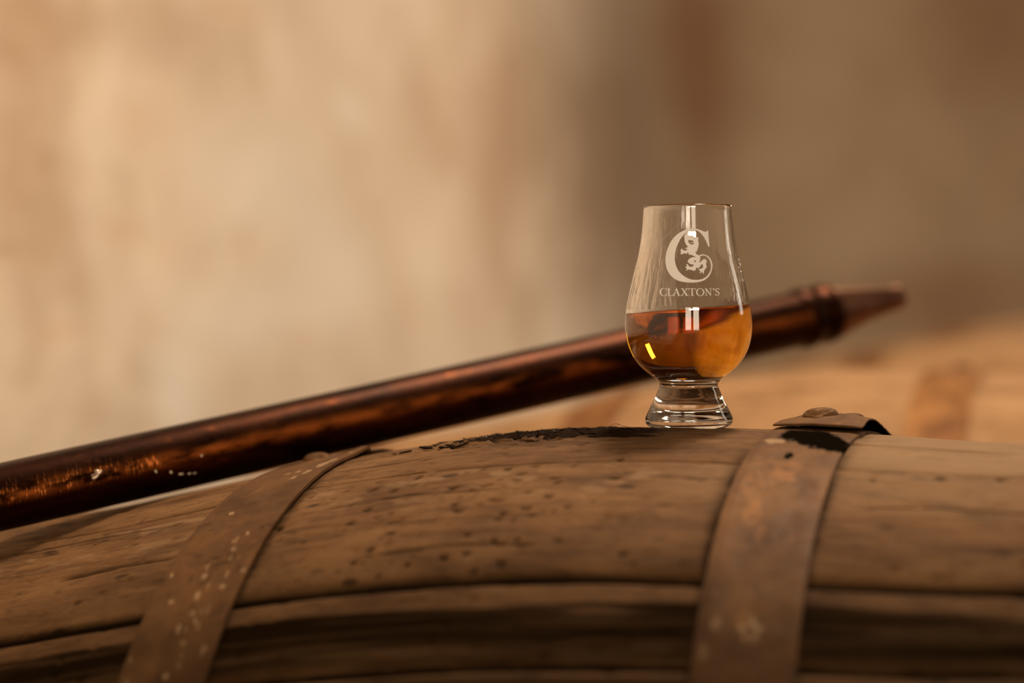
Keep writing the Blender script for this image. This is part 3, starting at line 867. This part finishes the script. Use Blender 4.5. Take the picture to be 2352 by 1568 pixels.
bigC = sm([(1020,217),(1003,236),(985,248),(960,250),(930,241),(880,221),(830,204),(780,195),(730,192),(680,197),(620,210),(570,230),(510,262),(450,305),(395,360),(345,430),(305,510),(275,590),(255,680),(248,760),(250,830),(262,900),(285,960),(320,1020),(370,1075),(430,1115),(500,1143),(580,1158),(660,1165),(740,1166),(810,1160),(880,1145),(940,1120),(990,1085),(1030,1040),(1060,985),(1080,920),(1088,860),(1080,800),(1060,750),(1030,710),(990,680),(940,662),(900,660),(870,668),(846,682),(860,695),(880,690),(905,680),(935,681),(970,692),(1010,724),(1040,767),(1056,820),(1060,870),(1053,930),(1030,985),(995,1035),(950,1075),(900,1100),(840,1115),(780,1120),(720,1116),(660,1100),(610,1078),(560,1045),(510,1000),(470,950),(440,890),(420,820),(410,750),(412,680),(425,600),(445,530),(470,470),(505,400),(545,340),(590,290),(640,250),(690,228),(740,220),(790,222),(840,240),(880,270),(920,315),(955,370),(985,430),(1010,490)]) + [(1022,522),(1043,522),(1042,500),(1035,430),(1028,350),(1024,280),(1022,217)][:-1]
lion = [(596,300),(640,312),(690,318),(745,316),(757,345),(780,354),(820,348),(843,364),(838,385),(830,400),(838,430),(847,472),(835,495),(838,530),(822,545),(825,572),(808,580),(813,618),(790,600),(786,630),(800,655),(830,672),(855,690),(868,715),(866,750),(852,780),(845,800),(870,800),(890,775),(920,752),(950,742),(978,765),(984,795),(972,815),(972,850),(988,890),(965,905),(950,930),(930,960),(923,1015),(900,990),(885,965),(868,1005),(852,1003),(862,965),(850,945),(822,940),(845,922),(880,918),(905,905),(915,880),(912,850),(895,835),(872,852),(866,882),(845,890),(822,914),(800,895),(788,906),(783,932),(748,960),(720,945),(680,935),(640,932),(612,956),(606,945),(622,915),(605,897),(585,888),(612,878),(627,870),(612,838),(622,830),(650,850),(665,878),(700,885),(738,870),(745,848),(730,838),(694,842),(680,825),(660,824),(654,802),(635,790),(650,760),(680,730),(715,714),(760,708),(790,708),(770,695),(730,680),(700,665),(682,658),(672,678),(660,652),(655,625),(640,622),(621,657),(607,636),(570,640),(545,656),(501,640),(531,622),(525,605),(500,583),(531,578),(526,552),(546,556),(560,580),(600,590),(640,578),(630,562),(589,551),(625,540),(650,516),(634,505),(612,472),(598,440),(588,400),(592,370),(582,335)]
mouth = [(655,400),(680,402),(712,408),(738,402),(735,420),(752,418),(750,442),(720,446),(690,441),(702,456),(742,451),(762,464),(740,482),(702,480),(672,458),(655,425)]
eye = [(757,377),(772,370),(786,378),(772,385)]
thigh = [(752,772),(776,768),(789,782),(780,802),(757,795)]
logo = empty('printed_logo', GM); logo.parent = glass; logo.matrix_parent_inverse = glass.matrix_world.inverted()
tag(logo, 'white printed letter C curling round a rampant lion')
Mi = GM
def put(o): o.matrix_world = Mi; return o
a = printed('initial_letter', [[bigC]], logo); a.matrix_world = GM
a = printed('lion_emblem', [[lion, mouth, eye, thigh]], logo); a.matrix_world = GM
# lettering
def rect(x0, y0, x1, y1): return [[(x0,y0),(x1,y0),(x1,y1),(x0,y1)]]
def quad(*p): return [list(p)]
T_, B_ = 1272, 1402
def serif(xa, xb, y, up):
    h = 7
    return [[(xa, y), (xb, y), (xb, y+(h if up else -h)), (xa, y+(h if up else -h))]]
def arc(cx, cy, rx, ry, a0, a1, n=26): return [(cx+rx*math.cos(R(a0+(a1-a0)*i/n)), cy-ry*math.sin(R(a0+(a1-a0)*i/n))) for i in range(n+1)]
letters = {}
oc = arc(204, 1334, 71, 74, 48, 318); ic = arc(209, 1334, 50, 66, 312, 54)
letters['C'] = [[oc+ic], quad((243,1271),(252,1268),(257,1312),(249,1312)), quad((240,1395),(252,1388),(258,1362),(250,1362),(238,1384))]
letters['L'] = [rect(284, T_, 304, B_), serif(266, 324, T_, 1), serif(264, 370, B_, 0), quad((352,B_-4),(370,B_),(378,1362),(371,1362),(362,1386))]
letters['A'] = [quad((424,1262),(432,1262),(388,B_-4),(378,B_-4)), quad((416,1280),(432,1262),(484,B_-3),(460,B_-3)), rect(396,1351,448,1359), serif(360,404,B_,0), serif(442,503,B_,0)]
letters['X'] = [quad((520,T_+3),(546,T_+3),(624,B_-3),(598,B_-3)), quad((606,T_+3),(618,T_+3),(530,B_-3),(516,B_-3)), serif(502,560,T_,1), serif(588,636,T_,1), serif(498,544,B_,0), serif(582,644,B_,0)]
letters['T'] = [rect(696,T_,717,B_), serif(676,738,B_,0), rect(644,T_,770,T_+8), quad((642,T_),(652,T_),(648,1304),(640,1306)), quad((762,T_),(770,T_),(774,1304),(766,1304))]
letters['O'] = [[arc(852,1340,75,70,0,356,40), list(reversed(arc(852,1340,53,62,0,354,40)))]]
letters['N'] = [rect(956,T_+3,965,B_-3), rect(1037,T_+3,1046,B_), quad((940,T_),(966,T_),(1046,B_-14),(1046,B_+4),(1040,B_+4),(956,1296)), serif(938,966,T_,1), serif(942,980,B_,0), serif(1018,1062,T_,1)]
letters['apostrophe'] = [[arc(1097,1284,13,13,0,350,16)], quad((1110,1282),(1108,1300),(1092,1316),(1088,1312),(1098,1298),(1099,1288))]
def ribbon(pts, ws):
    L, Rr = [], []
    for i, p in enumerate(pts):
        a = pts[max(0, i-1)]; b = pts[min(len(pts)-1, i+1)]
        dx, dy = b[0]-a[0], b[1]-a[1]; q = math.hypot(dx, dy) or 1
        n = (-dy/q, dx/q); w = ws[i]/2
        L.append((p[0]+n[0]*w, p[1]+n[1]*w)); Rr.append((p[0]-n[0]*w, p[1]-n[1]*w))
    return [L+Rr[::-1]]
sp_ = catmull([(1196,1292),(1178,1277),(1158,1275),(1140,1287),(1137,1306),(1152,1325),(1176,1340),(1196,1357),(1198,1378),(1182,1394),(1160,1397),(1140,1386)], 4)
sw = [8+13*math.exp(-((i/len(sp_)-.5)/.22)**2) for i in range(len(sp_))]
letters['S'] = [ribbon(sp_, sw), quad((1192,1270),(1199,1268),(1203,1304),(1196,1304)), quad((1126,1366),(1133,1364),(1142,1390),(1140,1404),(1130,1404))]
word = empty('printed_name', GM); word.parent = glass; word.matrix_parent_inverse = glass.matrix_world.inverted()
tag(word, 'white serif capitals reading CLAXTON\'S')
for k, lp in letters.items():
    a = printed('letter' if k != 'apostrophe' else 'apostrophe', lp, word); a.matrix_world = GM

# ------------------------------------------------------------------ copper whisky thief
def P3(px, py, d):
    x = (px-1176)/FPX; y = -(py-784)/FPX; c, s = math.cos(PITCH), math.sin(PITCH)
    return CAMP + d*Vector((x, c+s*y, -s+c*y))
DIA = .0356
A = P3(0, 1141.5, DIA*FPX/154.8); B = P3(1740, 754, DIA*FPX/128.8)
ax = (B-A).normalized(); Lab = (B-A).length
zt = ax; xt = Vector((0, 0, 1)).cross(zt).normalized(); yt = zt.cross(xt)
PM = Matrix(((xt.x, yt.x, zt.x, A.x), (xt.y, yt.y, zt.y, A.y), (xt.z, yt.z, zt.z, A.z), (0, 0, 0, 1)))
def along(px):     # distance along the axis that shows at image column px
    lo, hi = -1.0, 2.0
    for _ in range(60):
        m = (lo+hi)/2; q = A+ax*m-CAMP
        c, s = math.cos(PITCH), math.sin(PITCH)
        zc_ = q.y*c-q.z*s
        if 1176+FPX*q.x/zc_ < px: lo = m
        else: hi = m
    return lo
thief = empty('whisky_thief', G @ PM)
tag(thief, 'long tarnished copper sampling tube with tapered spout, lying across the casks', 'sampling tube')
def lathe_uv(name, prof, seg, mat, parent, sharp=35, maskf=None):
    V = []; uv = []; mk = []; acc = 0
    n = len(prof)
    for i, (r, z) in enumerate(prof):
        if i: acc += math.hypot(prof[i][0]-prof[i-1][0], prof[i][1]-prof[i-1][1])
        for j in range(seg+1):
            a = 2*PI*j/seg
            V.append((r*math.cos(a), r*math.sin(a), z)); uv.append((z, a*.0178)); mk.append(maskf(z, a) if maskf else (0,0,0))
    Q = []
    for i in range(n-1):
        for j in range(seg): b = i*(seg+1)+j; Q.append((b, b+1, b+seg+2, b+seg+1))
    me = tri_safe(name, np.array(V), np.array(Q), np.array(uv), np.array(mk))
    try: me.set_sharp_from_angle(angle=R(sharp))
    except Exception: pass
    return link(name, me, mat, parent)
r = DIA/2
z_neck = along(1832); z_c1 = along(1836); z_c2 = along(1893); z_tip = along(2062)
# hammered dents at the left end; a highlight painted along the viewer's side
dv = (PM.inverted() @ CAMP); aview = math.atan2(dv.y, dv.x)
def dent_highlight(z, a):
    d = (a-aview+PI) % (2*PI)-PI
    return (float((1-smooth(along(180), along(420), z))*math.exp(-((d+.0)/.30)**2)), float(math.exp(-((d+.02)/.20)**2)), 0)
zs = np.arange(-.22, z_neck, .004)
tube = [(r-.0022, -.222), (r-.0004, -.222), (r, -.2215)] + [(r*(1+.004*math.sin(z*23)), z) for z in zs] + [(r, z_neck)]
tb = lathe_uv('tube', [(r-.0022, .0)]+tube[:1]+tube[1:], 96, M_COPPER, thief, 35, dent_highlight)
rc = r*1.10
collar = [(r-.001, z_neck-.004), (r+.0002, z_neck-.003), (rc*.97, z_neck), (rc, z_neck+.0025), (rc*1.0, z_neck+.006), (rc*.95, z_neck+.009), (rc*.95, z_c2-.006), (rc*.985, z_c2-.004), (rc*.99, z_c2), (rc*.93, z_c2+.003), (rc*.85, z_c2+.0035)]
lathe_uv('collar', collar, 96, M_COPPER, thief)
Ls = z_tip-z_c2
spout = [(rc*.97, z_c2+.002)]
for t in np.linspace(0, 1, 14): spout.append((.0082+(rc*.97-.0082)*(1-t)**1.22, z_c2+.003+(Ls-.003)*t))
spout += [(.0076, z_tip+.0012), (.0060, z_tip+.0012), (.0054, z_tip-.004)]
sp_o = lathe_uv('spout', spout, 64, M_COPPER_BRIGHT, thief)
upl = (PM.to_3x3().inverted() @ Vector((0, 0, 1))); upl.z = 0; upl.normalize()
for v in sp_o.data.vertices:      # flattened above, hollowed below
    rr0 = math.hypot(v.co.x, v.co.y); tt = (v.co.z-z_c2-.003)/(Ls-.003)
    if rr0 < 1e-6 or tt <= 0 or tt >= .999: continue
    up_ = (v.co.x*upl.x+v.co.y*upl.y)/rr0
    ex = 1.0 if up_ > 0 else 1.0+.55*min(1, -up_*1.5)
    kk = (.0082+(rc*.97-.0082)*(1-tt)**ex)/rr0
    v.co.x *= kk; v.co.y *= kk
    hgt = v.co.x*upl.x+v.co.y*upl.y; lim = .78*rr0*kk
    if hgt > lim: v.co.x -= upl.x*(hgt-lim); v.co.y -= upl.y*(hgt-lim)
sp_o.data.materials.append(simple_material('copper_top_highlight', C(.80,.46,.32), .38, 1.0))  # brighter copper paints a highlight onto the spout's flat top
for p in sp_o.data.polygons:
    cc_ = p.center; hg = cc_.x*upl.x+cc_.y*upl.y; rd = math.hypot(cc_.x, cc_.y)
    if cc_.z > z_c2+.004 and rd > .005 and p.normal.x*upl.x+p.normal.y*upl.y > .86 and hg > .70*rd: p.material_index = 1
# solder drip and pale flecks
def on_tube(px, py):
    o = CAMP; c, s = math.cos(PITCH), math.sin(PITCH)
    x = (px-1176)/FPX; y = -(py-784)/FPX
    d = Vector((x, c+s*y, -s+c*y)).normalized()
    oo = PM.inverted() @ o; dd = PM.inverted().to_3x3() @ d
    a_ = dd.x**2+dd.y**2; b_ = 2*(oo.x*dd.x+oo.y*dd.y); c_ = oo.x**2+oo.y**2-r*r
    di = b_*b_-4*a_*c_
    if di < 0: return None
    q = oo+dd*((-b_-math.sqrt(di))/(2*a_)); return q
def lump(name, px, py, rx, ry, h, mat, seed, rough=.3):
    q = on_tube(px, py)
    n = Vector((q.x, q.y, 0)).normalized(); tz = Vector((0, 0, 1)); tx = n.cross(tz)
    V = []; F = []; seg, rg = 18, 6
    rr = random.Random(seed)
    ph = [rr.uniform(0, 6.3) for _ in range(3)]
    for i in range(rg+1):
        t = i/rg
        for j in range(seg):
            a = 2*PI*j/seg; k = 1+rough*math.sin(2*a+ph[0])+rough*.6*math.sin(5*a+ph[1])
            x = rx*t*k*math.cos(a); y = ry*t*k*math.sin(a)
            hh = h*(1-t*t)*(1+.5*math.sin(4*a+ph[2]+3*t)*t*2) - (.0004 if i == rg else 0)
            V.append(q+tz*x+tx*y+n*hh)
    for i in range(rg):
        for j in range(seg):
            a = i*seg+j; b = i*seg+(j+1) % seg; F.append((a, b, b+seg, a+seg))
    me = pymesh(name, V, F)
    bm = bmesh.new(); bm.from_mesh(me); bmesh.ops.remove_doubles(bm, verts=bm.verts, dist=1e-7); bmesh.ops.recalc_face_normals(bm, faces=bm.faces); bm.to_mesh(me); bm.free()
    me.polygons.foreach_set('use_smooth', [True]*len(me.polygons))
    return link(name, me, mat, thief)
lump('solder_drip', 222, 1089, .0036, .0022, .0016, M_SOLDER, 2, .35)
for i, (px, py, a, b) in enumerate([(358,1082,.0007,.0010), (393,1084,.0008,.0010), (416,1088,.0016,.0006), (435,1087,.0009,.0006), (447,1086,.0010,.0004), (463,1046,.0008,.0006)]):
    lump('paint_fleck', px, py, a, b, .0003, M_FLECK, 10+i, .25)

# ------------------------------------------------------------------ splinters and crumbs on the crest
def surf(s, phd, dr=0):
    ph = R(phd); p = local(np.array(s), np.array(ph), np.array(rad(s)+dr)); return G @ CASKF @ Vector(p)
M_FIBRE = simple_material('wood_fibre', C(.10,.05,.02), .8)
def fibre(name, pts, w, label, cat):
    n = len(pts); seg = 6; V = []; F = []
    P = [Vector(p) for p in pts]; Q = []
    for i in range(n-1):
        for k in range(5):
            t_ = k/5; a, b, c_, d = P[max(i-1, 0)], P[i], P[i+1], P[min(i+2, n-1)]
            Q.append(.5*((2*b)+(c_-a)*t_+(2*a-5*b+4*c_-d)*t_*t_+(3*b-a-3*c_+d)*t_**3))
    Q.append(P[-1])
    for i, q in enumerate(Q):
        tn = (Q[min(i+1, len(Q)-1)]-Q[max(i-1, 0)]).normalized(); u = tn.orthogonal().normalized(); v = tn.cross(u)
        ww = w*(1-.6*i/len(Q))
        for j in range(seg):
            a = 2*PI*j/seg; V.append(q+u*ww*math.cos(a)+v*ww*math.sin(a))
    for i in range(len(Q)-1):
        for j in range(seg): F.append((i*seg+j, i*seg+(j+1) % seg, (i+1)*seg+(j+1) % seg, (i+1)*seg+j))
    F.append(tuple(range(seg))[::-1]); F.append(tuple(range((len(Q)-1)*seg, len(Q)*seg)))
    return tag(link(name, pymesh(name, V, F), M_FIBRE), label, cat)
fibre('splinter', [surf(-.0415, 3, .0002), surf(-.037, 2, .0032), surf(-.031, 2, .0016), surf(-.023, 2.5, .0002)], .00012, 'bent wood splinter sticking up left of the glass foot', 'splinter')
fibre('splinter', [surf(-.036, 2, .0030), surf(-.029, 3, .0022), surf(-.022, 3, .0002)], .0001, 'thin splinter crossing the bent one beside the glass', 'splinter')
fibre('splinter', [surf(-.0655, 3, -.0004), surf(-.0662, 2.6, .002), surf(-.065, 2.4, .0038)], .00007, 'tiny upright hair of wood fibre on the wet patch', 'splinter')
# crumbs: chips of charred wood over the wet patch, nobody could count them
M_CRUMB = simple_material('wet_char_crumbs', C(.010,.005,.002), .6, 0, 500, C(.022,.010,.004), .4, .04, .001)
bm = bmesh.new()
for k in range(340):
    s = random.gauss(-.088, .022); ph = random.uniform(-1.5, 5.5) if s > -.11 else random.uniform(-1, 7)
    z = random.uniform(.0004, .0013)
    m = Matrix.Translation(surf(s, ph, .0004)) @ Matrix.Rotation(random.uniform(-.35, .1), 4, 'Z') @ Matrix.Rotation(random.uniform(-.3, .3), 4, 'Y') @ Matrix.Diagonal((z*random.uniform(1.4, 5.5), z, z*random.uniform(.35, .8), 1))
    bmesh.ops.create_icosphere(bm, subdivisions=1, radius=1, matrix=m)
me = bpy.data.meshes.new('wood_crumbs'); bm.to_mesh(me); bm.free()
for v in me.vertices: v.co += Vector((random.uniform(-1, 1), random.uniform(-1, 1), random.uniform(-1, 1)))*.0002
cr_ = link('wood_crumbs', me, M_CRUMB); tag(cr_, 'dark wet crumbs of charred wood scattered on the cask crest', 'crumbs', kind='stuff')

# a few drops of spilt whisky catching the light
M_DROP = simple_material('spilt_whisky', C(.03,.012,.003), .04, 0, None, None, 0, .9)
DL = ['leftmost glinting drop of spilt whisky on the dark wet wood', 'second drop from the left, highest on the wet crest', 'third glinting drop from the left, low on the wet wood',
      'fourth drop from the left, lying lowest beside its twin', 'rightmost glinting drop on the dark wet wood']
for k, (s_, ph_) in enumerate([(-.105, 3.4), (-.0985, 1.8), (-.0905, 2.4), (-.0865, 4.6), (-.0690, 2.6)]):
    bm = bmesh.new(); bmesh.ops.create_uvsphere(bm, u_segments=12, v_segments=8, radius=random.uniform(.0006, .0010))
    bmesh.ops.scale(bm, vec=(1.3, 1, .7), verts=bm.verts)
    me = bpy.data.meshes.new('droplet'); bm.to_mesh(me); bm.free(); me.polygons.foreach_set('use_smooth', [True]*len(me.polygons))
    o = link('droplet', me, M_DROP); o.location = surf(s_, ph_, .0011)
    tag(o, DL[k], 'droplet', 'drops on the wet wood')
# trickles left on the inside of the glass
def trickle(pts, w):
    n = len(pts); P = []
    cp = catmull(pts, 5)
    for (u, v) in cp:
        px, py = 1400+u/2.7027, 440+v/2.7027
        k = (1.25-.024)/1.25; x = (px-1176.0)*MM*k-.0917785; z = .063733+((695.6-py)*MM)*k-GZ
        rr_i = rinner(min(z, rim_z-.002))-w*.2
        x = max(-rr_i*.985, min(rr_i*.985, x)); P.append(Vector((x, -math.sqrt(rr_i*rr_i-x*x), z)))
    V = []; F = []; seg = 8
    for i, q in enumerate(P):
        tn = (P[min(i+1, len(P)-1)]-P[max(i-1, 0)]).normalized(); u = tn.cross(Vector((q.x, q.y, 0)).normalized()).normalized(); v = tn.cross(u)
        ww = w*(.35+.65*math.sin(min(1, .15+i/len(P))*PI/2))
        for j in range(seg): V.append(q+u*ww*math.cos(2*PI*j/seg)+v*ww*.5*math.sin(2*PI*j/seg))
    for i in range(len(P)-1):
        for j in range(seg): F.append((i*seg+j, i*seg+(j+1) % seg, (i+1)*seg+(j+1) % seg, (i+1)*seg+j))
    F.append(tuple(range(seg))[::-1]); F.append(tuple(range((len(P)-1)*seg, len(P)*seg)))
    me = pymesh('trickle', V, F)
    bm = bmesh.new(); bm.from_mesh(me); bmesh.ops.recalc_face_normals(bm, faces=bm.faces); bm.to_mesh(me); bm.free()
    me.polygons.foreach_set('use_smooth', [True]*len(me.polygons))
    o = link('trickle', me, M_GLASS, glass); o.matrix_world = GM
trickle([(235,120),(247,190),(265,225),(298,250),(300,300),(285,370),(262,430),(255,490),(240,560),(236,610),(222,650),(216,728)], .00016)
trickle([(455,180),(400,240),(335,310),(316,370),(322,450),(330,520),(318,600),(306,690)], .00011)
